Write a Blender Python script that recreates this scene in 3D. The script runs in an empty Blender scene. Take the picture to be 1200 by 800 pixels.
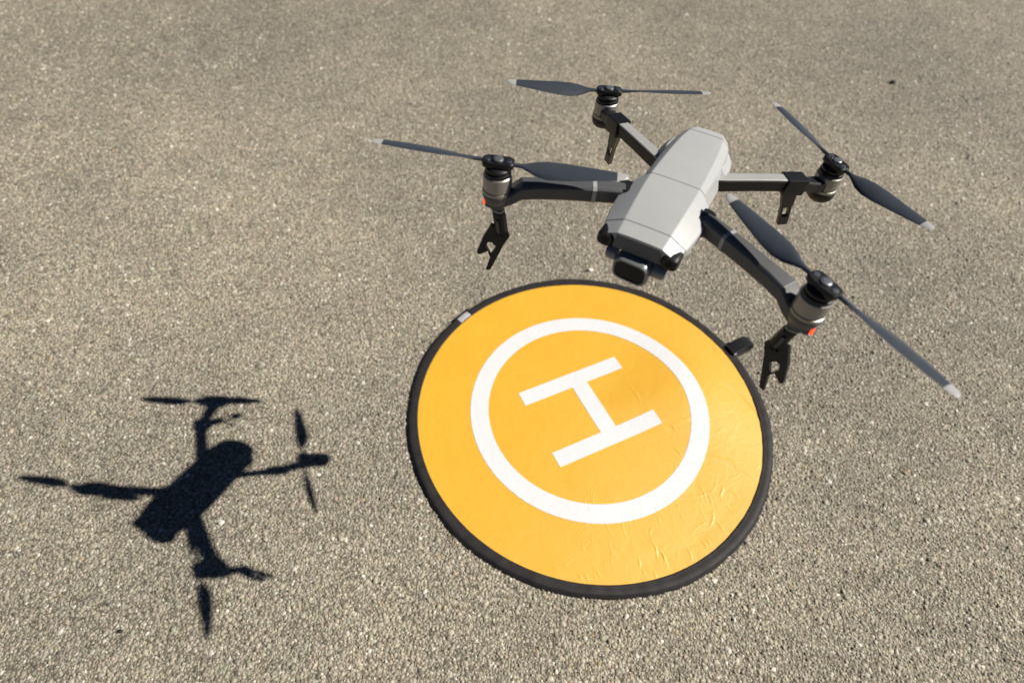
import bpy, bmesh, math
import numpy as np
from mathutils import Vector, Matrix

scene = bpy.context.scene
COL = scene.collection
R = math.radians

# ------------------------------------------------------------------ camera
cam_data = bpy.data.cameras.new("camera")
cam_data.sensor_width = 36.0
cam_data.lens = 694.19 / 1200.0 * 36.0
cam_data.clip_start = 0.02
cam_data.clip_end = 2000.0
cam_data.dof.use_dof = True
cam_data.dof.focus_distance = 0.72
cam_data.dof.aperture_fstop = 4.2
cam = bpy.data.objects.new("camera", cam_data)
COL.objects.link(cam)
cam.matrix_world = (Matrix.Translation((-0.16410, -0.64834, 1.02199))
                    @ Matrix.Rotation(0.67013, 4, 'X') @ Matrix.Rotation(0.057396, 4, 'Z'))
scene.camera = cam

# ------------------------------------------------------------------ sky and sun
SUN_AZ, SUN_EL = 0.04838, 0.76337          # azimuth from +X towards +Y, elevation
SUN_DIR = Vector((math.cos(SUN_AZ) * math.cos(SUN_EL), math.sin(SUN_AZ) * math.cos(SUN_EL), math.sin(SUN_EL)))
world = bpy.data.worlds.new("World")
scene.world = world
world.use_nodes = True
wn = world.node_tree
wn.nodes.clear()
sky = wn.nodes.new("ShaderNodeTexSky")
sky.sky_type = 'NISHITA'
sky.sun_disc = False
sky.sun_elevation = SUN_EL
sky.sun_rotation = math.pi / 2 - SUN_AZ
sky.altitude = 3500.0               # clear, deep sky: the photograph's shadows are nearly black
sky.air_density = 0.38
sky.dust_density = 0.2
bg = wn.nodes.new("ShaderNodeBackground")
bg.inputs[1].default_value = 0.05
wo = wn.nodes.new("ShaderNodeOutputWorld")
wn.links.new(sky.outputs[0], bg.inputs[0])
wn.links.new(bg.outputs[0], wo.inputs[0])

sun_data = bpy.data.lights.new("sun", 'SUN')
sun_data.energy = 5.0
sun_data.angle = R(0.53)
sun_data.color = (1.0, 0.95, 0.86)
sun = bpy.data.objects.new("sun", sun_data)
COL.objects.link(sun)
sun.rotation_euler = SUN_DIR.to_track_quat('Z', 'Y').to_euler()
sun.location = SUN_DIR * 6

scene.view_settings.view_transform = 'Standard'
scene.view_settings.look = 'None'
scene.view_settings.gamma = 1.0
scene.view_settings.use_curve_mapping = False
scene.view_settings.exposure = 0.42


# ------------------------------------------------------------------ materials
class NT:
    def __init__(self, name):
        self.m = bpy.data.materials.new(name)
        self.m.use_nodes = True
        self.t = self.m.node_tree
        self.t.nodes.clear()
        self.out = self.t.nodes.new("ShaderNodeOutputMaterial")
        self.b = self.t.nodes.new("ShaderNodeBsdfPrincipled")
        self.t.links.new(self.b.outputs[0], self.out.inputs[0])

    def n(self, kind, **kw):
        nd = self.t.nodes.new(kind)
        for k, v in kw.items():
            setattr(nd, k, v)
        return nd

    def l(self, a, b):
        self.t.links.new(a, b)

    def coord(self, kind='Object'):
        return self.n("ShaderNodeTexCoord").outputs[kind]

    def noise(self, co, scale, detail=3.0, rough=0.55):
        nd = self.n("ShaderNodeTexNoise")
        nd.inputs['Scale'].default_value = scale
        nd.inputs['Detail'].default_value = detail
        nd.inputs['Roughness'].default_value = rough
        self.l(co, nd.inputs['Vector'])
        return nd

    def ramp(self, fac, stops):
        nd = self.n("ShaderNodeValToRGB")
        e = nd.color_ramp.elements
        while len(e) < len(stops):
            e.new(0.5)
        for s, (p, c) in zip(e, stops):
            s.position = p
            s.color = (*c, 1) if len(c) == 3 else c
        self.l(fac, nd.inputs[0])
        return nd.outputs[0]

    def mix(self, fac, a, b, mode='MIX'):
        nd = self.n("ShaderNodeMix", data_type='RGBA', blend_type=mode)
        for s, v in ((nd.inputs[0], fac), (nd.inputs[6], a), (nd.inputs[7], b)):
            if hasattr(v, 'is_output'):
                self.l(v, s)
            elif isinstance(v, (int, float)):
                s.default_value = v
            else:
                s.default_value = (*v, 1)
        return nd.outputs[2]

    def bump(self, h, strength, dist, normal=None):
        nd = self.n("ShaderNodeBump")
        nd.inputs['Strength'].default_value = strength
        nd.inputs['Distance'].default_value = dist
        self.l(h, nd.inputs['Height'])
        if normal is not None:
            self.l(normal, nd.inputs['Normal'])
        self.l(nd.outputs[0], self.b.inputs['Normal'])
        return nd.outputs[0]

    def set(self, **kw):
        for k, v in kw.items():
            s = self.b.inputs[k.replace('_', ' ')]
            if hasattr(v, 'is_output'):
                self.l(v, s)
            else:
                s.default_value = (*v, 1) if isinstance(v, tuple) and len(v) == 3 else v
        return self


def stain_factor(t, co):
    """large soft tonal patches of the weathered asphalt, the same on binder and stones"""
    a = t.ramp(t.noise(co, 0.95, 3, 0.6).outputs[0], [(0.28, (0.74, 0.75, 0.76)), (0.70, (1.12, 1.105, 1.08))])
    b = t.ramp(t.noise(co, 7.0, 4, 0.6).outputs[0], [(0.30, (0.88, 0.88, 0.88)), (0.70, (1.08, 1.075, 1.06))])
    return t.mix(1.0, a, b, 'MULTIPLY')


def mat_ground():
    t = NT("asphalt_binder")
    co = t.coord()
    v = t.n("ShaderNodeTexVoronoi", feature='F1')
    v.inputs['Scale'].default_value = 210.0
    t.l(co, v.inputs['Vector'])
    sep = t.n("ShaderNodeSeparateColor")
    t.l(v.outputs['Color'], sep.inputs[0])
    base = t.ramp(sep.outputs[0], [(0.0, (0.15, 0.13, 0.10)), (0.35, (0.25, 0.225, 0.178)),
                                   (0.75, (0.33, 0.30, 0.24)), (1.0, (0.50, 0.46, 0.39))])
    edge = t.ramp(v.outputs['Distance'], [(0.35, (1, 1, 1)), (0.85, (0.62, 0.60, 0.57))])
    c = t.mix(1.0, base, edge, 'MULTIPLY')
    c = t.mix(1.0, c, stain_factor(t, co), 'MULTIPLY')
    t.set(Base_Color=c, Roughness=0.8, Specular_IOR_Level=0.3)
    fine = t.noise(co, 900, 3, 0.6)
    b1 = t.bump(fine.outputs[0], 0.5, 0.0006)
    inv = t.n("ShaderNodeMath", operation='SUBTRACT')
    inv.inputs[0].default_value = 1.0
    t.l(v.outputs['Distance'], inv.inputs[1])
    t.bump(inv.outputs[0], 0.9, 0.0030, b1)
    return t.m


def mat_stone():
    t = NT("asphalt_stone")
    co = t.coord()
    at = t.n("ShaderNodeAttribute", attribute_name="stone_tint")
    sp = t.ramp(t.noise(co, 1300, 2, 0.6).outputs[0], [(0.3, (0.78, 0.78, 0.78)), (0.7, (1.15, 1.15, 1.15))])
    c = t.mix(1.0, at.outputs['Color'], sp, 'MULTIPLY')
    c = t.mix(1.0, c, stain_factor(t, co), 'MULTIPLY')
    t.set(Base_Color=c, Roughness=at.outputs['Alpha'], Specular_IOR_Level=0.45)
    t.bump(t.noise(co, 1500, 2, 0.6).outputs[0], 0.35, 0.0005)
    return t.m


def plastic(name, col, rough, noise_scale=1200.0, bump=0.12, spec=0.5, var=0.06, metallic=0.0):
    t = NT(name)
    co = t.coord()
    nz = t.noise(co, 55, 4, 0.6)
    lo = tuple(x * (1 - var) for x in col)
    hi = tuple(x * (1 + var) for x in col)
    c = t.ramp(nz.outputs[0], [(0.3, lo), (0.7, hi)])
    rr = t.n("ShaderNodeMapRange")
    rr.inputs['To Min'].default_value = max(0.05, rough - 0.07)
    rr.inputs['To Max'].default_value = rough + 0.07
    t.l(t.noise(co, 130, 3, 0.6).outputs[0], rr.inputs['Value'])
    t.set(Base_Color=c, Roughness=rr.outputs[0], Specular_IOR_Level=spec, Metallic=metallic)
    if bump:
        t.bump(t.noise(co, noise_scale, 2, 0.5).outputs[0], bump, 0.0003)
    return t.m


def mat_fabric(name, col, rough, spec=0.5):
    """coated nylon of the pad: fine weave, faint creasing and dust"""
    t = NT(name)
    co = t.coord()
    dust = t.ramp(t.noise(co, 9, 5, 0.65).outputs[0], [(0.35, tuple(x * 0.97 for x in col)),
                                                      (0.75, tuple(min(1, x * 1.02 + 0.006) for x in col))])
    rr = t.n("ShaderNodeMapRange")
    rr.inputs['To Min'].default_value = rough - 0.06
    rr.inputs['To Max'].default_value = rough + 0.08
    t.l(t.noise(co, 14, 4, 0.6).outputs[0], rr.inputs['Value'])
    t.set(Base_Color=dust, Roughness=rr.outputs[0], Specular_IOR_Level=spec, Coat_Weight=0.55, Coat_Roughness=0.47, Coat_IOR=1.65)
    cr = t.noise(co, 24, 5, 0.55)
    cr.inputs['Distortion'].default_value = 1.2
    b = t.bump(cr.outputs[0], 0.22, 0.004)
    t.bump(t.noise(co, 1400, 1, 0.5).outputs[0], 0.10, 0.0004, b)
    return t.m


def emission(name, col, strength):
    t = NT(name)
    t.set(Base_Color=col, Roughness=0.3, Emission_Color=col, Emission_Strength=strength)
    return t.m


M = dict(
    ground=mat_ground(), stone=mat_stone(),
    hull=plastic("grey_hull_plastic", (0.385, 0.392, 0.392), 0.40, bump=0.08, var=0.025),
    arm=plastic("dark_grey_arm_plastic", (0.078, 0.080, 0.084), 0.50),
    rear_arm=plastic("mid_grey_arm_plastic", (0.32, 0.32, 0.31), 0.42),
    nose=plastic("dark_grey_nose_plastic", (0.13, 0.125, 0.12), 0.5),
    black=plastic("black_plastic", (0.009, 0.009, 0.010), 0.45, spec=0.35),
    clip=plastic("matt_black_clip_plastic", (0.006, 0.006, 0.0065), 0.42, spec=0.4),
    metal=plastic("gunmetal", (0.30, 0.29, 0.265), 0.40, metallic=0.6, bump=0.05),
    dark_metal=plastic("dark_anodised_metal", (0.15, 0.16, 0.175), 0.38, metallic=0.45, bump=0.05),
    gimbal=plastic("grey_gimbal_metal", (0.20, 0.212, 0.222), 0.36, metallic=0.35, bump=0.05),
    blade=plastic("propeller_plastic", (0.040, 0.048, 0.060), 0.36, bump=0.05),
    silver=plastic("silver_paint", (0.36, 0.36, 0.355), 0.42, bump=0.0),
    glass=plastic("lens_glass", (0.003, 0.003, 0.004), 0.08, bump=0.0, spec=0.2),
    screw=plastic("screw_steel", (0.5, 0.5, 0.5), 0.3, metallic=1.0, bump=0.0),
    led=emission("red_led", (1.0, 0.05, 0.015), 2.2),
    orange=mat_fabric("orange_nylon", (0.75, 0.402, 0.013), 0.46, 1.0),
    white=mat_fabric("white_print", (0.70, 0.70, 0.715), 0.5, 0.4),
    binding=plastic("black_binding_tape", (0.020, 0.0175, 0.018), 0.62, spec=0.3, noise_scale=1600, bump=0.5, var=0.25),
    tab=plastic("pale_grey_tab", (0.36, 0.36, 0.37), 0.55, bump=0.3),
    strap=plastic("black_webbing", (0.008, 0.008, 0.010), 0.40, noise_scale=1500, bump=0.5),
    pale_pebble=plastic("pale_pebble_stone", (0.68, 0.60, 0.52), 0.6, noise_scale=500, bump=0.5),
    dark_pebble=plastic("dark_pebble_stone", (0.02, 0.017, 0.014), 0.7, noise_scale=500, bump=0.5),
)


# ------------------------------------------------------------------ mesh helpers
def link(name, me, mat, parent=None, sharp=None):
    me.materials.append(mat)
    if sharp is not None:
        me.polygons.foreach_set("use_smooth", [True] * len(me.polygons))
        me.set_sharp_from_angle(angle=R(sharp))
    o = bpy.data.objects.new(name, me)
    COL.objects.link(o)
    if parent is not None:
        o.parent = parent
    return o


def mesh_obj(name, verts, faces, mat, parent=None, sharp=40, bevel=0.0, seg=2, bang=25, recalc=True):
    bm = bmesh.new()
    vs = [bm.verts.new(v) for v in verts]
    for f in faces:
        try:
            bm.faces.new([vs[i] for i in f])
        except ValueError:
            pass
    if recalc:
        bmesh.ops.recalc_face_normals(bm, faces=bm.faces)
    if bevel > 0:
        es = [e for e in bm.edges if len(e.link_faces) == 2 and e.calc_face_angle(0) > R(bang)]
        bmesh.ops.bevel(bm, geom=es, offset=bevel, segments=seg, affect='EDGES', profile=0.6, clamp_overlap=True)
    me = bpy.data.meshes.new(name)
    bm.to_mesh(me)
    bm.free()
    o = link(name, me, mat, parent, sharp)
    if bevel > 0:
        wm = o.modifiers.new("weighted_normal", 'WEIGHTED_NORMAL')
        wm.keep_sharp = True
        wm.weight = 90
    return o


def rings(sections, cap=True):
    """verts and faces of a loft through equal-length closed rings"""
    n = len(sections[0])
    verts = [v for s in sections for v in s]
    faces = []
    for i in range(len(sections) - 1):
        for k in range(n):
            a, b = i * n + k, i * n + (k + 1) % n
            faces.append((a, b, b + n, a + n))
    if cap:
        faces.append(tuple(reversed(range(n))))
        faces.append(tuple(range((len(sections) - 1) * n, len(sections) * n)))
    return verts, faces


def lathe(profile, c, seg=40):
    """profile: (radius, z) in mm from top to bottom, about a vertical axis through c (mm)"""
    secs = []
    for r, z in profile:
        secs.append([((c[0] + r * math.cos(2 * math.pi * k / seg)) / 1000, (c[1] + r * math.sin(2 * math.pi * k / seg)) / 1000,
                      (c[2] + z) / 1000) for k in range(seg)])
    return rings(secs)


def box(c, u, v, w, hu, hv, hw, taper=1.0):
    """box with centre c and half sizes along unit vectors u, v, w (mm -> m)"""
    c, u, v, w = Vector(c), Vector(u).normalized(), Vector(v).normalized(), Vector(w).normalized()
    vs = []
    for sw in (-1, 1):
        k = taper if sw < 0 else 1.0
        for su, sv in ((-1, -1), (1, -1), (1, 1), (-1, 1)):
            vs.append((c + u * su * hu * k + v * sv * hv * k + w * sw * hw) / 1000)
    return vs, [(0, 3, 2, 1), (4, 5, 6, 7), (0, 1, 5, 4), (1, 2, 6, 5), (2, 3, 7, 6), (3, 0, 4, 7)]


def join(*parts):
    vs, fs = [], []
    for v, f in parts:
        o = len(vs)
        vs += list(v)
        fs += [tuple(i + o for i in q) for q in f]
    return vs, fs


def cyl(c, axis, r, h, seg=28, r2=None):
    """solid cylinder centred at c (mm) along axis"""
    ax = Vector(axis).normalized()
    q = ax.to_track_quat('Z', 'Y')
    r2 = r if r2 is None else r2
    secs = []
    for t, rr in ((-h / 2, r), (h / 2, r2)):
        secs.append([(Vector(c) + q @ Vector((rr * math.cos(2 * math.pi * k / seg), rr * math.sin(2 * math.pi * k / seg), t))) / 1000
                     for k in range(seg)])
    return rings(secs)


def tag(o, label=None, cat=None, group=None, kind=None):
    for k, v in (("label", label), ("category", cat), ("group", group), ("kind", kind)):
        if v:
            o[k] = v
    return o


rng = np.random.default_rng(11)
GZ = -0.006                      # ground level; the pad's cloth lies around z = 0

# ------------------------------------------------------------------ ground
me = bpy.data.meshes.new("ground")
me.from_pydata([(-300, -300, GZ), (300, -300, GZ), (300, 300, GZ), (-300, 300, GZ)], [], [(0, 1, 2, 3)])
tag(link("ground", me, M['ground']), kind="structure")


def build_aggregate():
    """the stones in the asphalt surface, one mesh: a bevelled, tilted, six-sided stone each"""
    sp = 0.0051
    gx, gy = np.meshgrid(np.arange(-2.9, 2.75, sp), np.arange(-0.85, 2.75, sp))
    x = (gx + rng.uniform(-.5, .5, gx.shape) * sp).ravel()
    y = (gy + rng.uniform(-.5, .5, gy.shape) * sp).ravel()
    # footprint that the camera and its neighbours can see
    half = 1.00 + (y + 0.65) * 0.62
    keep = (np.abs(x + 0.12) < half) & (np.hypot(x, y) > 0.335)
    x, y = x[keep], y[keep]
    d = np.hypot(x + 0.16, y + 0.65)
    p = np.clip(1.0 - (d - 1.0) * 0.52, 0.20, 1.0)
    keep = rng.random(len(x)) < p
    x, y, p = x[keep], y[keep], p[keep]
    n = len(x)
    r = np.clip(rng.lognormal(math.log(0.00285), 0.33, n), 0.0015, 0.0064) * p ** -0.18
    h = r * rng.uniform(0.09, 0.34, n) + 0.0002
    ang0 = rng.uniform(0, 2 * math.pi, n)
    asp = rng.uniform(0.62, 1.0, n)
    tx, ty = rng.normal(0, 0.17, n), rng.normal(0, 0.17, n)
    V = np.empty((n, 12, 3), np.float32)
    top = rng.uniform(0.50, 0.78, n)
    for k in range(6):
        a = k * math.pi / 3 + rng.uniform(-.35, .35, n)
        rr = r * rng.uniform(0.82, 1.18, n)
        lx, ly = rr * np.cos(a), rr * np.sin(a) * asp
        wx, wy = lx * np.cos(ang0) - ly * np.sin(ang0), lx * np.sin(ang0) + ly * np.cos(ang0)
        V[:, k] = np.stack([x + wx, y + wy, np.full(n, GZ - 0.0006)], 1)
        V[:, k + 6] = np.stack([x + wx * top, y + wy * top, GZ + h + wx * tx + wy * ty], 1)
    loops, starts, tot = [], [], []
    quad = np.array([[k, (k + 1) % 6, (k + 1) % 6 + 6, k + 6] for k in range(6)]).ravel()
    pat = np.concatenate([quad, np.arange(6, 12)])
    L = (pat[None, :] + (np.arange(n) * 12)[:, None]).ravel().astype(np.int32)
    ps = np.concatenate([np.arange(0, 24, 4), [24]])
    S = (ps[None, :] + (np.arange(n) * 30)[:, None]).ravel().astype(np.int32)
    me = bpy.data.meshes.new("asphalt_aggregate")
    me.vertices.add(n * 12)
    me.vertices.foreach_set("co", V.ravel())
    me.loops.add(len(L))
    me.loops.foreach_set("vertex_index", L)
    me.polygons.add(len(S))
    me.polygons.foreach_set("loop_start", S)
    me.update(calc_edges=True)
    # stone colours
    base = np.array([0.355, 0.318, 0.252])
    g = np.clip(rng.normal(1.0, 0.165, n), 0.5, 1.5)
    col = base[None] * g[:, None] * (1 + rng.normal(0, 0.035, (n, 3)))
    u = rng.random(n)
    col[u < 0.042] = np.array([0.60, 0.57, 0.51]) * rng.uniform(0.85, 1.15, ((u < 0.042).sum(), 1))
    m = (u > 0.055) & (u < 0.16)
    col[m] = np.array([0.17, 0.155, 0.13]) * rng.uniform(0.7, 1.2, (m.sum(), 1))
    m = (u > 0.20) & (u < 0.207)
    col[m] = np.array([0.38, 0.285, 0.17]) * rng.uniform(0.8, 1.1, (m.sum(), 1))
    m = (u > 0.207) & (u < 0.217)
    col[m] = np.array([0.40, 0.30, 0.245])
    rough = np.clip(rng.normal(0.62, 0.13, n), 0.28, 0.9)
    C4 = np.concatenate([np.clip(col, 0.01, 0.85), rough[:, None]], 1).astype(np.float32)
    at = me.attributes.new("stone_tint", 'FLOAT_COLOR', 'POINT')
    at.data.foreach_set("color", np.repeat(C4, 12, 0).ravel())
    o = link("asphalt_aggregate", me, M['stone'])
    tag(o, "coarse beige and grey stones set in the sunlit asphalt", "gravel", kind="stuff")
    print("stones", n)


build_aggregate()

# ------------------------------------------------------------------ landing pad
R_CLOTH, R_OUT = 0.347, 0.365
CREASES = [(0.099, -0.262, 0.107, -0.296), (0.113, -0.278, 0.119, -0.305), (0.073, -0.295, 0.075, -0.313), (0.098, -0.319, 0.102, -0.329),
           (0.112, -0.281, 0.123, -0.311), (0.161, -0.275, 0.167, -0.295), (0.187, -0.258, 0.197, -0.276), (0.196, -0.255, 0.205, -0.269),
           (0.197, -0.153, 0.21, -0.184), (0.212, -0.17, 0.219, -0.193), (0.245, -0.153, 0.236, -0.174), (0.218, -0.202, 0.206, -0.236),
           (0.215, -0.221, 0.234, -0.245), (0.26, -0.164, 0.271, -0.178), (0.284, 0.073, 0.342, 0.004), (0.153, -0.026, 0.174, -0.049),
           (0.161, -0.079, 0.176, -0.098), (0.226, -0.094, 0.314, -0.139), (0.082, 0.059, 0.105, 0.016), (-0.031, -0.33, -0.024, -0.338),
           (-0.021, -0.33, -0.013, -0.339), (0.08, -0.317, 0.083, -0.324)]


def pad_height(x, y):
    """height of the pad's cloth above its rest plane (m)"""
    x, y = np.asarray(x, float), np.asarray(y, float)
    r = np.hypot(x, y)
    fall = np.clip((R_CLOTH - r) / 0.03, 0, 1)
    z = 0.0009 * np.sin(9 * x + 3.1 * y + 0.6) * np.sin(7.5 * y - 4 * x + 1.1) * fall
    # the cloth bellies up a little along its right side and falls to the rim
    th_ = np.arctan2(y, x)
    g = np.where(r < 0.235, 0.5 - 0.5 * np.cos(math.pi * np.clip(r / 0.235, 0, 1)), np.clip((R_CLOTH - r) / (R_CLOTH - 0.235), 0, 1))
    g = g - 0.10 * np.exp(-((r - 0.235) / 0.02) ** 2)
    z = z + 0.0112 * np.exp(-((th_ - R(14)) / R(30)) ** 2) * g
    rr = np.random.default_rng(5)
    segs = [(s, 0.00062, 0.0012) for s in CREASES]
    segs[14] = (CREASES[14], -0.0011, 0.0035)
    segs[17] = (CREASES[17], 0.0008, 0.004)
    for _ in range(120):                                  # fainter creases, mostly on the lower right
        a = R(rr.uniform(-95, 10)) if rr.random() < 0.8 else R(rr.uniform(0, 360))
        q = rr.uniform(0.20, 0.34)
        px, py = q * math.cos(a), q * math.sin(a)
        b = a + rr.normal(0, 0.6)
        ln = rr.uniform(0.012, 0.050)
        segs.append(((px, py, px - ln * math.cos(b), py - ln * math.sin(b)), rr.uniform(0.00006, 0.00034), rr.uniform(0.0009, 0.0015)))
    for (x0, y0, x1, y1), amp, w in segs:
        dx, dy = x1 - x0, y1 - y0
        ll = dx * dx + dy * dy
        t = ((x - x0) * dx + (y - y0) * dy) / ll
        px, py = np.clip(t, 0, 1), 0
        bend = 0.10 * np.sin(px * math.pi) * math.sqrt(ll)
        nx, ny = -dy / math.sqrt(ll), dx / math.sqrt(ll)
        d = np.hypot(x - (x0 + px * dx + nx * bend), y - (y0 + px * dy + ny * bend))
        prof = 0.25 + 0.75 * np.sin(np.clip(t, 0, 1) * math.pi)
        z = z + amp * prof * np.exp(-(d / w) ** 2)
    return z


def sheet(name, P, faces, mat, parent, lift=0.0):
    P = np.asarray(P, float)
    z = pad_height(P[:, 0], P[:, 1]) + lift
    me = bpy.data.meshes.new(name)
    me.from_pydata(np.column_stack([P, z]).tolist(), [], faces)
    return link(name, me, mat, parent, sharp=180)


ANGLES = np.concatenate([np.arange(-105, 25, 0.19), np.arange(25, 255, 0.75)])


def polar(r0, r1, nr):
    P, F = [], []
    na = len(ANGLES)
    for i in range(nr + 1):
        for k in range(na):
            a = R(ANGLES[k])
            r = r0 + (r1 - r0) * i / nr
            P.append((r * math.cos(a), r * math.sin(a)))
    for i in range(nr):
        for k in range(na):
            a, b = i * na + k, i * na + (k + 1) % na
            F.append((a, a + na, b + na, b))
    return P, F


pad = bpy.data.objects.new("landing_pad", None)
pad.empty_display_size = 0.1
COL.objects.link(pad)
pad.location = (0, 0, GZ)
tag(pad, "round orange landing pad with white ring, white letter H and black rim on the asphalt", "landing pad")


def padchild(o):
    o.location = (0, 0, -GZ)
    return o


P, F = polar(0.0006, R_CLOTH + 0.001, 260)
F.append(tuple(range(len(ANGLES))))
cloth = padchild(sheet("orange_cloth", P, F, M['orange'], pad))
P, F = polar(0.2041, 0.24033, 20)
ring = sheet("printed_ring", P, F, M['white'], cloth, 0.0005)
# the letter H, on a fine grid, in its own turned axes
HA, HL, HW, HT, HC, HO = 0.48564, 0.1154, 0.0913, 0.0331, 0.0174, 0.0107
P, F = [], []


def hgrid(u0, u1, v0, v1):
    nu, nv = max(2, int((u1 - u0) / 0.003)), max(2, int((v1 - v0) / 0.003))
    o = len(P)
    for j in range(nv + 1):
        for i in range(nu + 1):
            u, v = u0 + (u1 - u0) * i / nu, v0 + (v1 - v0) * j / nv
            P.append((u * math.cos(HA) - v * math.sin(HA), u * math.sin(HA) + v * math.cos(HA)))
    for j in range(nv):
        for i in range(nu):
            a = o + j * (nu + 1) + i
            F.append((a, a + 1, a + nu + 2, a + nu + 1))


hgrid(-HL, HL, HW - HT, HW)
hgrid(-HL, HL, -HW, -HW + HT)
hgrid(HO - HC, HO + HC, -HW + HT, HW - HT)
sheet("printed_letter", P, F, M['white'], cloth, 0.0005)

# rim: taped spring-steel hoop, a little uneven
prof = [(0.3448, -0.0004), (0.3457, 0.0013), (0.3476, 0.0020), (0.3500, 0.0015), (0.3530, 0.0021), (0.3606, 0.0021), (0.3628, 0.0014), (0.3672, -0.0038),
        (0.3690, -0.0064), (0.3560, -0.0066), (0.3450, -0.0040)]
secs = []
NA = 360
for k in range(NA):
    a = 2 * math.pi * k / NA
    wob = 0.0009 * math.sin(5 * a + 0.4) + 0.0006 * math.sin(11 * a + 2) + 0.0003 * math.sin(37 * a)
    zw = 0.0005 * math.sin(7 * a + 1) + 0.0003 * math.sin(23 * a) + 0.00025 * math.sin(61 * a + 2 * math.sin(9 * a))
    secs.append([((r + wob * (r - 0.3448) / 0.02) * math.cos(a) , (r + wob * (r - 0.3448) / 0.02) * math.sin(a), z + (zw if z > 0 else 0)) for r, z in prof])
n = len(prof)
vs = [v for s in secs for v in s]
fs = [((i * n + k), (i * n + (k + 1) % n), (((i + 1) % NA) * n + (k + 1) % n), (((i + 1) % NA) * n + k)) for i in range(NA) for k in range(n)]
padchild(mesh_obj("rim_binding", vs, fs, M['binding'], pad, sharp=38))


def rim_frame(deg):
    a = R(deg)
    return Vector((math.cos(a), math.sin(a), 0)), Vector((-math.sin(a), math.cos(a), 0))


# pale tab sewn over the rim, with a black tongue beside it
er, et = rim_frame(141.2)
secs = []
for t in np.linspace(-0.0155, 0.0155, 9):
    lift = 0.0008 * math.cos(t * 160)
    secs.append([er * r + et * t + Vector((0, 0, z + lift)) for r, z in ((0.3462, 0.0030), (0.3500, 0.0043), (0.3560, 0.0048), (0.3600, 0.0042),
                                                                        (0.3600, 0.0030), (0.3540, 0.0030), (0.3470, 0.0015))])
padchild(mesh_obj("label_tab", *rings(secs), M['tab'], pad, sharp=50))
secs = []
for t in np.linspace(-0.024, 0.020, 9):
    secs.append([er * r + et * t + Vector((0, 0, z)) for r, z in ((0.3610, 0.0030), (0.3660, 0.0022), (0.3690, -0.002), (0.3685, -0.0055), (0.3620, -0.0055))])
padchild(mesh_obj("tab_backing", *rings(secs), M['strap'], pad, sharp=50))

# folded webbing loop on the right of the rim
er, et = rim_frame(27.9)
pathp = [(0.358, 0.0042), (0.368, 0.0062), (0.380, 0.0085), (0.394, 0.0110), (0.405, 0.0112), (0.4125, 0.0080), (0.4140, 0.0025), (0.4080, -0.001), (0.394, -0.0010), (0.372, -0.0020), (0.364, -0.0030)]
th = 0.0030
secs = []
for i, (r, z) in enumerate(pathp):
    a, b = pathp[max(0, i - 1)], pathp[min(len(pathp) - 1, i + 1)]
    tx, tz = b[0] - a[0], b[1] - a[1]
    ln = math.hypot(tx, tz)
    nx, nz = -tz / ln, tx / ln
    w = (0.0125, 0.0130, 0.0135, 0.0135, 0.0125, 0.0105, 0.0100, 0.0110, 0.0120, 0.0125, 0.0125)[i]
    skew = 0.0035 * math.sin(i * 0.6)
    secs.append([er * (r + nx * s * th) + et * (q * w + skew) + Vector((0, 0, z + nz * s * th)) for s, q in ((1, -1), (1, 1), (-1, 1), (-1, -1))])
padchild(mesh_obj("strap_loop", *rings(secs), M['strap'], pad, sharp=55))
secs = []
for t in np.linspace(-0.0150, 0.0150, 5):
    secs.append([er * r + et * t + Vector((0, 0, z)) for r, z in ((0.3590, 0.0055), (0.3615, 0.0066), (0.3645, 0.0062), (0.3645, 0.0040), (0.3590, 0.0030))])
padchild(mesh_obj("strap_highlight", *rings(secs), M['tab'], pad, sharp=50))  # pale bar paints the bright edge highlight where the strap meets the rim


# ------------------------------------------------------------------ loose pebbles
def pebble(name, x, y, r, mat, label, seed):
    g = np.random.default_rng(seed)
    bm = bmesh.new()
    bmesh.ops.create_icosphere(bm, subdivisions=2, radius=1)
    dirs = [(Vector(g.normal(size=3)).normalized(), g.uniform(0.62, 0.9)) for _ in range(9)]
    for v in bm.verts:
        for d, k in dirs:                      # chip flat faces off the ball
            q = v.co.dot(d)
            if q > k:
                v.co -= d * (q - k)
        v.co = Vector((v.co.x * r, v.co.y * r * 0.8, v.co.z * r * 0.62))
    me = bpy.data.meshes.new(name)
    bm.to_mesh(me)
    bm.free()
    o = link(name, me, mat, sharp=35)
    o.location = (x, y, GZ + r * 0.5)
    tag(o, label, "pebble", "loose pebbles on the asphalt")
    return o


pebble("pebble", 0.018, 0.401, 0.0078, M['pale_pebble'], "small pale pink pebble just beyond the pad's black rim, below the drone camera", 3)
pebble("pebble", 1.123, 1.425, 0.0105, M['dark_pebble'], "small black pebble on bare asphalt at the upper right", 4)
pebble("pebble", -0.749, -0.455, 0.0042, M['dark_pebble'], "tiny black pebble on the asphalt at the lower left, beneath the drone shadow", 6)

# ------------------------------------------------------------------ drone
drone = bpy.data.objects.new("quadcopter_drone", None)
drone.empty_display_size = 0.1
COL.objects.link(drone)
tag(drone, "grey folding camera drone with four black legs hovering above the landing pad", "drone")
# local axes: +y nose, +z up, origin level with the tops of the front propeller hubs
drone.matrix_world = (Matrix.Translation((-0.00562, -0.15512, 0.70176))
                      @ Matrix.Rotation(2.67713, 4, 'Z') @ Matrix.Rotation(-0.00868, 4, 'Y') @ Matrix.Rotation(0.02879, 4, 'X'))

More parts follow.
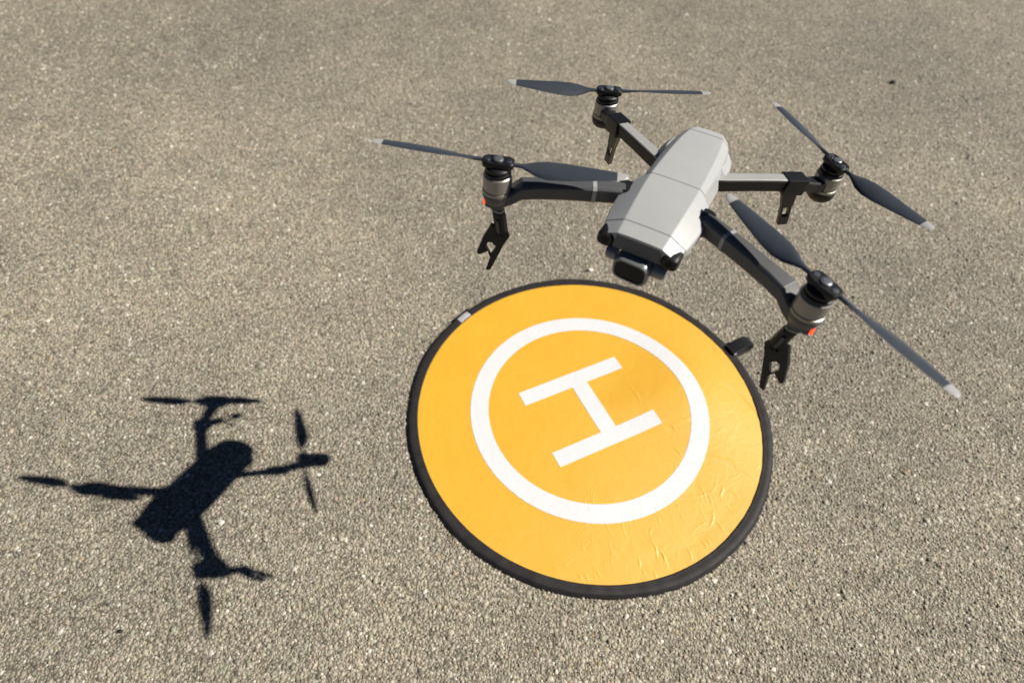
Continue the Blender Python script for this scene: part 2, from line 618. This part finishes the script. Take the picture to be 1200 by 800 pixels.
# hull stations: y, half width of top, z top, shoulder half width/z, side half width/z, bottom half width/z
ST = [(-79, 9, -20, 13, -25, 14, -36, 10, -46),
      (-75, 14, -15.5, 20, -21, 22, -36, 16, -51),
      (-64, 17.5, -12.6, 25, -19, 28, -37, 22, -55),
      (-40, 20.5, -11.2, 28, -18, 33, -38, 26, -58),
      (-10, 22.3, -10.3, 29.5, -17, 35, -38, 28, -60),
      (20, 23.3, -9.9, 29.5, -15.5, 35, -37, 29, -60),
      (36, 23.6, -10.0, 29, -14.5, 34.5, -36, 30, -60),
      (40, 23.6, -10.1, 30.5, -14.8, 36, -35.5, 30, -59),
      (49, 23.5, -10.4, 40, -21.5, 40.5, -35.5, 30, -59),
      (58, 23.3, -10.9, 42, -22.8, 42, -36, 30, -59),
      (80, 22.5, -12.8, 41.5, -24.4, 41, -36, 30, -58),
      (98, 21.6, -15.4, 39.3, -25.4, 39, -36, 28, -55),
      (106, 21.3, -16.8, 38, -25.8, 37.5, -36, 26, -46),
      (116, 20.8, -18.8, 35.2, -26.0, 34.5, -35, 24, -40),
      (122.5, 20.3, -20.2, 30.5, -25.2, 30, -34, 22, -36)]


def hull_ring(row, inset=0.0):
    y, tw, zt, sw, sz, w2, z2, bw, bz = row
    i = inset
    half = [(0, zt + 0.5 - i), (tw * 0.55, zt + 0.35 - i), (tw - i * .5, zt - i), (sw - i, sz - i * .5), (w2 - i, z2), (bw - i, bz + i), (0, bz + i)]
    rnd = []
    for q, p in enumerate(half):                      # round each chine with three points
        if q in (2, 3, 4, 5):
            o, n_ = Vector(half[q - 1]), Vector(half[q + 1])
            v_ = Vector(p)
            b_ = (0, 0, 1.0, 1.6, 1.6, 3.0)[q]
            e1, e2 = v_ + (o - v_).normalized() * b_, v_ + (n_ - v_).normalized() * b_
            rnd += [tuple(e1), tuple((e1 + e2) * 0.25 + v_ * 0.5), tuple(e2)]
        else:
            rnd.append(p)
    half = rnd
    pts = half + [(-a, b) for a, b in reversed(half[1:-1])]
    return [(a / 1000, y / 1000, b / 1000) for a, b in pts]


def station(y):
    ys = [s[0] for s in ST]
    return (y, *[float(np.interp(y, ys, [s[k] for s in ST])) for k in range(1, 9)])


ys = sorted(set([s[0] for s in ST] + [-70, -52, -25, 5, 69, 92, 110]))
ysec = [(y, 0.0) for y in ys]
for seam in (-61.0, 38.0, 106.5):
    ysec += [(seam - 0.9, 0.0), (seam - 0.4, 0.55), (seam + 0.4, 0.55), (seam + 0.9, 0.0)]
ysec.sort()


def smooth_station(y):
    """rows interpolated with a light blur so the chines run in curves"""
    if y < 30 or y > 62:
        acc = np.array([station(min(max(y + d, ST[0][0]), ST[-1][0]))[1:] for d in (-5, -2.5, 0, 2.5, 5)])
        if ST[0][0] + 6 < y < ST[-1][0] - 6:
            return (y, *acc.mean(0))
    return station(y)


vs, fs = rings([hull_ring(smooth_station(y), ins) for y, ins in ysec])
hull = mesh_obj("hull", vs, fs, M['hull'], drone, sharp=30)
wm = hull.modifiers.new("weighted_normal", 'WEIGHTED_NORMAL')
wm.keep_sharp = True
wm.weight = 95

# nose face under the top panel, leaning slightly forward
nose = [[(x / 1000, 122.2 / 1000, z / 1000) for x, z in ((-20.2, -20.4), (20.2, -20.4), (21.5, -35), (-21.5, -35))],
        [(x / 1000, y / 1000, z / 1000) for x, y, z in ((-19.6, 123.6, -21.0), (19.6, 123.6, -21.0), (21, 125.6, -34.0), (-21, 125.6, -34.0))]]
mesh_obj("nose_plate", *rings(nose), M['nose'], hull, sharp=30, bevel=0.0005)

# fairing that fills out the lower flank by the rear arm root
for s in (1, -1):
    secs = []
    for y, w, zt, zb in ((-66, 22, -28, -44), (-60, 30.5, -23, -47), (-48, 34.5, -21, -48), (-34, 36.5, -20.5, -48), (-22, 35.5, -21, -46), (-12, 30, -25, -42)):
        secs.append([(s * x / 1000, y / 1000, z / 1000) for x, z in ((16, zt + 3), (w - 6, zt + 2), (w, zt - 5), (w + .5, (zt + zb) / 2), (w - 3, zb), (16, zb))])
    mesh_obj("flank_fairing", *rings(secs), M['hull'], hull, sharp=32, bevel=0.001)

# belly block
mesh_obj("belly_cover", *box((0, 5, -61), (1, 0, 0), (0, 1, 0), (0, 0, 1), 24, 62, 5, 0.93), M['arm'], hull, bevel=0.003)

# forward vision sensors at the nose corners
for s in (1, -1):
    secs = []
    for y, k in ((100, 0.75), (108, 0.95), (118.0, 1.0), (123.6, 0.95), (125.2, 0.82)):
        cx, cz, hw, hh = 29.6, -30.9, 8.0 * k, 6.9 * k
        ring_ = []
        for q in range(20):
            a = 2 * math.pi * q / 20
            ca, sa = math.cos(a), math.sin(a)
            ring_.append((s * (cx + hw * math.copysign(abs(ca) ** 0.6, ca)) / 1000, y / 1000, (cz + hh * math.copysign(abs(sa) ** 0.6, sa)) / 1000))
        secs.append(ring_)
    vis = mesh_obj("vision_sensor", *rings(secs), M['black'], drone, sharp=40)
    mesh_obj("sensor_lens", *cyl((s * 29.6, 125.0, -30.9), (0, 1, 0), 3.0, 1.2, 20), M['glass'], vis, sharp=40)


# ---- gimbal camera
def rrect(cx, y, cz, hw, hh, rad, tilt=0.0, seg=6):
    pts = []
    for qx, qz, a0 in ((1, 1, 0), (-1, 1, 90), (-1, -1, 180), (1, -1, 270)):
        for k in range(seg + 1):
            a = R(a0 + 90 * k / seg)
            pts.append((cx + qx * (hw - rad) + rad * math.cos(a), y, cz + qz * (hh - rad) + rad * math.sin(a)))
    return pts


def gx(pts, c=(-1.0, 117.5, -48.0), tilt=-6, yaw=-2):
    m = Matrix.Translation(Vector(c)) @ Matrix.Rotation(R(yaw), 4, 'Z') @ Matrix.Rotation(R(tilt), 4, 'X')
    return [(m @ Vector(p)) / 1000 for p in pts]


gim = mesh_obj("gimbal_camera", *rings([gx(rrect(0, y, 0, w, h, rd)) for y, w, h, rd in (
    (-14, 12, 8, 5), (-11, 15, 11, 6.5), (6, 16.4, 12.4, 7.5), (12.2, 16.8, 12.8, 8), (14.6, 15.6, 11.8, 7.5), (14.6, 14.2, 10.2, 6.8), (13.0, 13.9, 9.9, 6.6))]),
    M['gimbal'], drone, sharp=40)
mesh_obj("lens_window", *rings([gx(rrect(0, y, 0, 13.8, 9.8, 6.5)) for y in (12.0, 13.6)]), M['glass'], gim, sharp=40)
mesh_obj("pitch_motor", *join(cyl((20.5, 121, -43), (1, 0, 0.0), 7.0, 9), cyl((25.6, 121, -43), (1, 0, 0), 5.4, 1.4)), M['gimbal'], gim, sharp=40, bevel=0.0006)
mesh_obj("roll_motor", *join(cyl((-23.0, 119, -46), (1, 0, 0), 7.6, 11), cyl((-29, 119, -46), (1, 0, 0), 6.2, 1.6)), M['gimbal'], gim, sharp=40, bevel=0.0006)
mesh_obj("gimbal_arm", *join(box((-26, 108, -42), (1, 0, 0), (0, 1, 0), (0, 0, 1), 3.0, 10, 6), box((0, 104, -38), (1, 0, 0), (0, 1, 0), (0, 0, 1), 25, 6, 5)),
         M['black'], gim, bevel=0.0012)

# ---- arms
HUBS = {'front_right': (144.5, 113.36, 0.0, 1), 'front_left': (-144.5, 113.36, 0.0, -1),
        'rear_right': (127.33, -113.36, -25.05, 1), 'rear_left': (-127.33, -113.36, -25.05, -1)}


def sweep(stations, s, chamfer=0.30):
    """loft along stations (x, y, z, width, height); eight-sided chamfered section; s mirrors in x"""
    pts = [Vector((s * a[0], a[1], a[2])) for a in stations]
    secs = []
    for i, a in enumerate(stations):
        d = (pts[min(i + 1, len(pts) - 1)] - pts[max(i - 1, 0)])
        d.z = 0
        d.normalize()
        side = Vector((-d.y, d.x, 0))
        w, h = a[3] / 2, a[4] / 2
        c = chamfer * min(w, h) * (a[5] if len(a) > 5 else 1.0)
        sec = []
        for u, v in ((w, h - c), (w - c, h), (-w + c, h), (-w, h - c), (-w, -h + c), (-w + c, -h), (w - c, -h), (w, -h + c)):
            sec.append((pts[i] + side * u + Vector((0, 0, v))) / 1000)
        secs.append(sec)
    return rings(secs)


FRONT = [(38, 60, -26, 13, 16), (46, 63.5, -26, 16, 17), (60, 70, -26.2, 16.5, 17), (66.5, 73.2, -26.4, 16.5, 17), (90, 85, -27.0, 16.5, 16.5),
         (110, 95.5, -27.8, 17.5, 16), (124, 102.8, -29.2, 19.5, 15.5), (132, 107, -36, 20.5, 14), (140, 111, -39.8, 22, 13)]
REAR = [(26, -14, -33, 12, 14), (36, -21.5, -33.6, 12.5, 13.5), (60, -40, -35, 12, 13), (82, -57, -36.6, 12, 13), (100, -72, -39.5, 13, 13),
        (112, -90, -46, 15, 12.5), (122, -106, -51.5, 18, 12)]


def motor(c, rear):
    x, y, z = c
    m = mesh_obj("motor", *lathe([(8, -11), (12.6, -14.2), (13.5, -15.2), (13.6, -28.4), (13.0, -28.8), (13.0, -29.6), (13.9, -30), (13.9, -33), (12.5, -33.6), (4, -33.7)], (x, y, z)),
                 M['metal'], drone, sharp=35)
    mesh_obj("motor_collar", *lathe([(6, -5), (11.2, -6.5), (11.8, -7.2), (11.8, -9.6), (10.2, -10.4), (12.3, -11.2), (12.5, -14.0), (5, -14.6)], (x, y, z)),
             M['black'], m, sharp=35)
    if rear:
        prof_ = [(10, -33), (14.2, -33.3), (14.4, -36), (13.6, -41), (11, -44), (5, -44.8)]
    else:
        prof_ = [(10, -33), (14.0, -33.4), (13.9, -36), (12.6, -41.5), (9.5, -44.5), (5, -45.4)]
    mesh_obj("motor_mount", *lathe(prof_, (x, y, z)), M['black' if rear else 'arm'], m, sharp=35)
    return m


def blade_mesh(length=112.0, ccw=1):
    """one folding propeller blade along +x from the hub, with twist and camber"""
    st = [(9, 4.2, 3.6, 2), (16, 4.6, 3.4, 6), (22, 8.5, 2.6, 22), (30, 14.5, 2.0, 26), (40, 19, 1.6, 22), (55, 19.5, 1.3, 17), (72, 17, 1.1, 13),
          (90, 13.6, 0.9, 10), (102, 10.6, 0.8, 8), (108, 8.4, 0.7, 7), (111, 5.6, 0.6, 7), (length, 2.6, 0.4, 7)]
    secs = []
    for x, chord, th_, pitch in st:
        sec = []
        m = 9
        for k in range(2 * m):
            u = k / m if k < m else 2 - k / m
            top = k < m
            yy = (u - 0.36) * chord * ccw
            camber = 0.055 * chord * 4 * u * (1 - u)
            zz = camber + (1 if top else -1) * th_ * 0.5 * math.sqrt(max(0.02, 4 * u * (1 - u)))
            a = -R(pitch) * ccw
            y2, z2 = yy * math.cos(a) - zz * math.sin(a), yy * math.sin(a) + zz * math.cos(a)
            sec.append((x / 1000, (y2 + 0.6 * ccw) / 1000, (z2 + 0.035 * max(0, x - 16)) / 1000))
        secs.append(sec)
    return secs


def propeller(c, angs, ccw):
    x, y, z = c
    a0 = R(angs[0])
    u = Vector((math.cos(a0), math.sin(a0), 0))
    v = Vector((-u.y, u.x, 0))
    # two-plate clamp with rounded ends
    secs = []
    for zz, k in ((-5.6, 0.97), (-5.0, 1.0), (-1.0, 1.0), (0.0, 0.93)):
        sec = []
        for q in range(28):
            a = 2 * math.pi * q / 28
            ca, sa = math.cos(a), math.sin(a)
            p = Vector((x, y, z + zz)) + u * 14.6 * k * math.copysign(abs(ca) ** 0.5, ca) + v * 7.4 * k * math.copysign(abs(sa) ** 0.5, sa)
            sec.append(p / 1000)
        secs.append(sec)
    hub = mesh_obj("propeller", *rings(secs), M['black'], drone, sharp=35)
    mesh_obj("hub_cap", *lathe([(2, 1.9), (3.8, 1.8), (4.6, 1.2), (4.7, -0.5), (3, -0.8)], (x, y, z), 24), M['dark_metal'], hub, sharp=35)
    for t in (-9.8, 9.8):
        pc = Vector((x, y, z)) + u * t
        mesh_obj("hinge_screw", *lathe([(1, 0.8), (2.4, 0.7), (2.7, 0.0), (2.7, -0.6), (1, -0.7)], pc, 16), M['screw'], hub, sharp=35)
    for ang, sgn in zip(angs, (1, -1)):
        piv = Vector((x, y, z - 2.6)) + u * 5.0 * sgn
        m = Matrix.Translation(piv / 1000) @ Matrix.Rotation(R(ang), 4, 'Z')
        secs = [[m @ Vector(p) for p in s] for s in blade_mesh(ccw=ccw)]
        bl = mesh_obj("blade", *rings(secs), M['blade'], hub, sharp=50)
        bl.data.materials.append(M['silver'])
        for pg in bl.data.polygons:                     # painted silver tip
            if (pg.center - piv / 1000).length > 0.101:
                pg.material_index = 1


def front_arm(key):
    x, y, z, s = HUBS[key]
    arm = mesh_obj("front_arm", *sweep(FRONT, s), M['arm'], drone, sharp=35, bevel=0.0007, bang=18)
    band = [(62.8, 71.4, -26.45, 17.3, 17.7), (66.0, 72.95, -26.6, 17.3, 17.7)]
    mesh_obj("arm_band", *sweep(band, s), M['silver'], arm, sharp=35)
    mesh_obj("arm_hinge", *cyl((s * 38, 58, -28), (0, 0, 1), 9, 20, 24), M['black'], arm, sharp=40, bevel=0.001)
    # leg: grey stub, black sleeve, forked foot
    leg = mesh_obj("front_leg", *rings([[(Vector((s * cx, cy, cz)) + Vector((s * a * w, b * w * 0.8, 0))) / 1000 for a, b in
                                         ((1, .55), (.55, 1), (-.55, 1), (-1, .55), (-1, -.55), (-.55, -1), (.55, -1), (1, -.55))]
                                        for cx, cy, cz, w in ((144.6, 113.2, -41, 8.0), (144.0, 113.4, -50, 6.0), (139.5, 113, -66, 4.6), (137, 113, -80, 4.2))]),
                   M['arm'], drone, sharp=35, bevel=0.0006)
    mesh_obj("leg_sleeve", *rings([[(Vector((s * cx, cy, cz)) + Vector((s * a * w, b * w * 0.85, 0))) / 1000 for a, b in
                                    ((1, .6), (.6, 1), (-.6, 1), (-1, .6), (-1, -.6), (-.6, -1), (.6, -1), (1, -.6))]
                                   for cx, cy, cz, w in ((142.0, 113.3, -56.5, 5.6), (141.2, 113.2, -59, 6.0), (138.0, 113, -76, 6.0), (137.4, 113, -82, 5.2))]),
             M['clip'], leg, sharp=35, bevel=0.0007)
    mesh_obj("leg_ring", *rings([[(Vector((s * cx, cy, cz)) + Vector((s * a * w, b * w * 0.85, 0))) / 1000 for a, b in
                                  ((1, .6), (.6, 1), (-.6, 1), (-1, .6), (-1, -.6), (-.6, -1), (.6, -1), (1, -.6))]
                                 for cx, cy, cz, w in ((142.7, 113.4, -53.4, 5.9), (142.5, 113.4, -54.8, 5.9))]), M['rear_arm'], leg, sharp=35)
    mesh_obj("leg_joint", *join(cyl((s * 137.0, 113.2, -83), (0.36 * -s, 0.93, 0.07), 5.6, 11.0, 24), cyl((s * 137.0, 113.2, -83), (0.36 * -s, 0.93, 0.07), 2.6, 12.6, 16)),
             M['black'], leg, sharp=40, bevel=0.0005)
    mesh_obj("sleeve_highlight", *box((s * 138.6, 119.2, -70), (0.17 * s, 0, 1), (1, 0, -0.17 * s), (0, 1, 0), 7.0, 1.5, 0.8), M['arm'], leg, bevel=0.0003)  # grey strip paints a highlight onto the black sleeve
    # forked foot: plate with a hole, two prongs
    nrm = Vector((0.3576, 0.931, 0.0735))
    pl = {'a': (-132.7, 110.9, -77.0), 'b': (-129.6, 110.2, -83.2), 'c': (-134.4, 113.0, -95.1), 'd': (-144.5, 119.5, -128.5), 'e': (-149.4, 121.4, -129.5),
          'f': (-146.0, 118.7, -112.2), 'g': (-149.0, 119.3, -104.9), 'h': (-156.8, 122.8, -110.6), 'i': (-159.4, 123.6, -108.4), 'j': (-154.4, 120.1, -88.1),
          'k': (-147.9, 116.3, -72.1), '1': (-141.3, 115.8, -98.4), '2': (-145.5, 117.1, -93.0), '3': (-149.2, 118.5, -93.5), '4': (-150.8, 119.6, -99.3), '5': (-146.0, 118.5, -109.4)}
    polys = ['abc12', 'a2jk', '2j3', 'c15', 'c5f', 'cfd', 'fed', '5fg', '54g', '4gh', '4hj', 'hij', '34j']
    names = list(pl)
    front = [(Vector(pl[k]) + nrm * 2.4) for k in names]
    back = [(Vector(pl[k]) - nrm * 2.4) for k in names]
    V3 = [Vector((-s * p.x, p.y, p.z)) / 1000 for p in front + back]
    N = len(names)
    idx = {k: i for i, k in enumerate(names)}
    F3, cnt = [], {}
    for p in polys:
        ii = [idx[k] for k in p]
        F3.append(tuple(ii))
        F3.append(tuple(i + N for i in reversed(ii)))
        for q in range(len(ii)):
            e = (ii[q], ii[(q + 1) % len(ii)])
            cnt.setdefault(frozenset(e), []).append(e)
    for e in cnt.values():
        if len(e) == 1:
            a, b = e[0]
            F3.append((b, a, a + N, b + N))
    mesh_obj("forked_foot", V3, F3, M['clip'], leg, sharp=35, bevel=0.0006)
    # red status light on the outer face of the mount
    mesh_obj("status_light", *box((s * 154.2, 115.0, -47.0), (0.15 * s, 1, 0), (s, 0, 0), (0, 0, 1), 3.4, 2.0, 3.4), M['led'], drone, bevel=0.0008)
    mesh_obj("light_housing", *box((s * 149.6, 114.0, -46.5), (0, 1, 0), (s, 0, 0), (0, 0, 1), 5.4, 4.6, 5.2), M['arm'], arm, bevel=0.0012)
    motor((x, y, z), False)


def rear_arm(key):
    x, y, z, s = HUBS[key]
    arm = mesh_obj("rear_arm", *sweep(REAR[:5], s, 0.22), M['black'], drone, sharp=35, bevel=0.0006, bang=18)  # black colour holds the shade on the arm's sides
    mesh_obj("arm_sunlit_top", *sweep([(a, b, c_ + h_ / 2 + 0.1, w_ - 0.6, 2.2) for a, b, c_, w_, h_ in REAR[:5]], s, 0.5), M['rear_arm'], arm, sharp=35, bevel=0.0003, bang=18)  # paler strip paints the sunlight on top of the arm
    mesh_obj("arm_end", *sweep([(98, -70, -39.2, 12, 12), (104, -79, -42, 13, 12.5), (112, -90, -46, 15, 12.5), (122, -106, -51.5, 18, 12)], s), M['black'], arm, sharp=35, bevel=0.0006, bang=18)
    d = Vector((s * 18, -15, -2.0)).normalized()
    side = Vector((-d.y, d.x, 0)).normalized()
    up = d.cross(side)
    if up.z < 0:
        up = -up
    c = Vector((s * 96, -69, -38.5))
    clip = mesh_obj("leg_clip", *join(box(c, d, side, up, 12.0, 8.8, 8.8)), M['clip'], drone, bevel=0.0016)
    # leg: slotted flat plate leaning back, hooked at its tip
    h = Vector((d.x, d.y, 0)).normalized()
    top, tip = Vector((s * 97, -70, -45)), Vector((s * 105.5, -92, -101))
    ax = (tip - top).normalized()
    nrm = ax.cross(h).normalized()
    L_ = (tip - top).length

    def slab(t0, t1, u0, u1, u2, u3, th_=2.2):
        vs_ = []
        for q in (-1, 1):
            for t, ua, ub in ((t0, u0, u1), (t1, u2, u3)):
                for uu in (ua, ub):
                    vs_.append((top + ax * t + h * uu + nrm * th_ * q) / 1000)
        return vs_, [(0, 1, 3, 2), (4, 6, 7, 5), (0, 4, 5, 1), (2, 3, 7, 6), (0, 2, 6, 4), (1, 5, 7, 3)]
    parts = [slab(-1, 26, -10, 8.5, -7.2, 6.8, 2.6), slab(26, 30, -7.2, 6.8, -6.6, 6.2), slab(29.9, 46, -6.6, -3.4, -6.4, -3.4),
             slab(29.9, 46, 3.0, 6.2, 3.0, 6.2), slab(45.9, L_, -6.4, 6.2, -6.0, 6.0)]
    mesh_obj("rear_leg", *join(*parts), M['clip'], clip, sharp=35, bevel=0.0006)
    motor((x, y, z), True)


front_arm('front_right')
front_arm('front_left')
rear_arm('rear_right')
rear_arm('rear_left')
propeller(HUBS['front_right'][:3], (-159, 20), -1)
propeller(HUBS['front_left'][:3], (-35, 146), 1)
propeller(HUBS['rear_right'][:3], (27, -151), 1)
propeller(HUBS['rear_left'][:3], (-43, 147), -1)
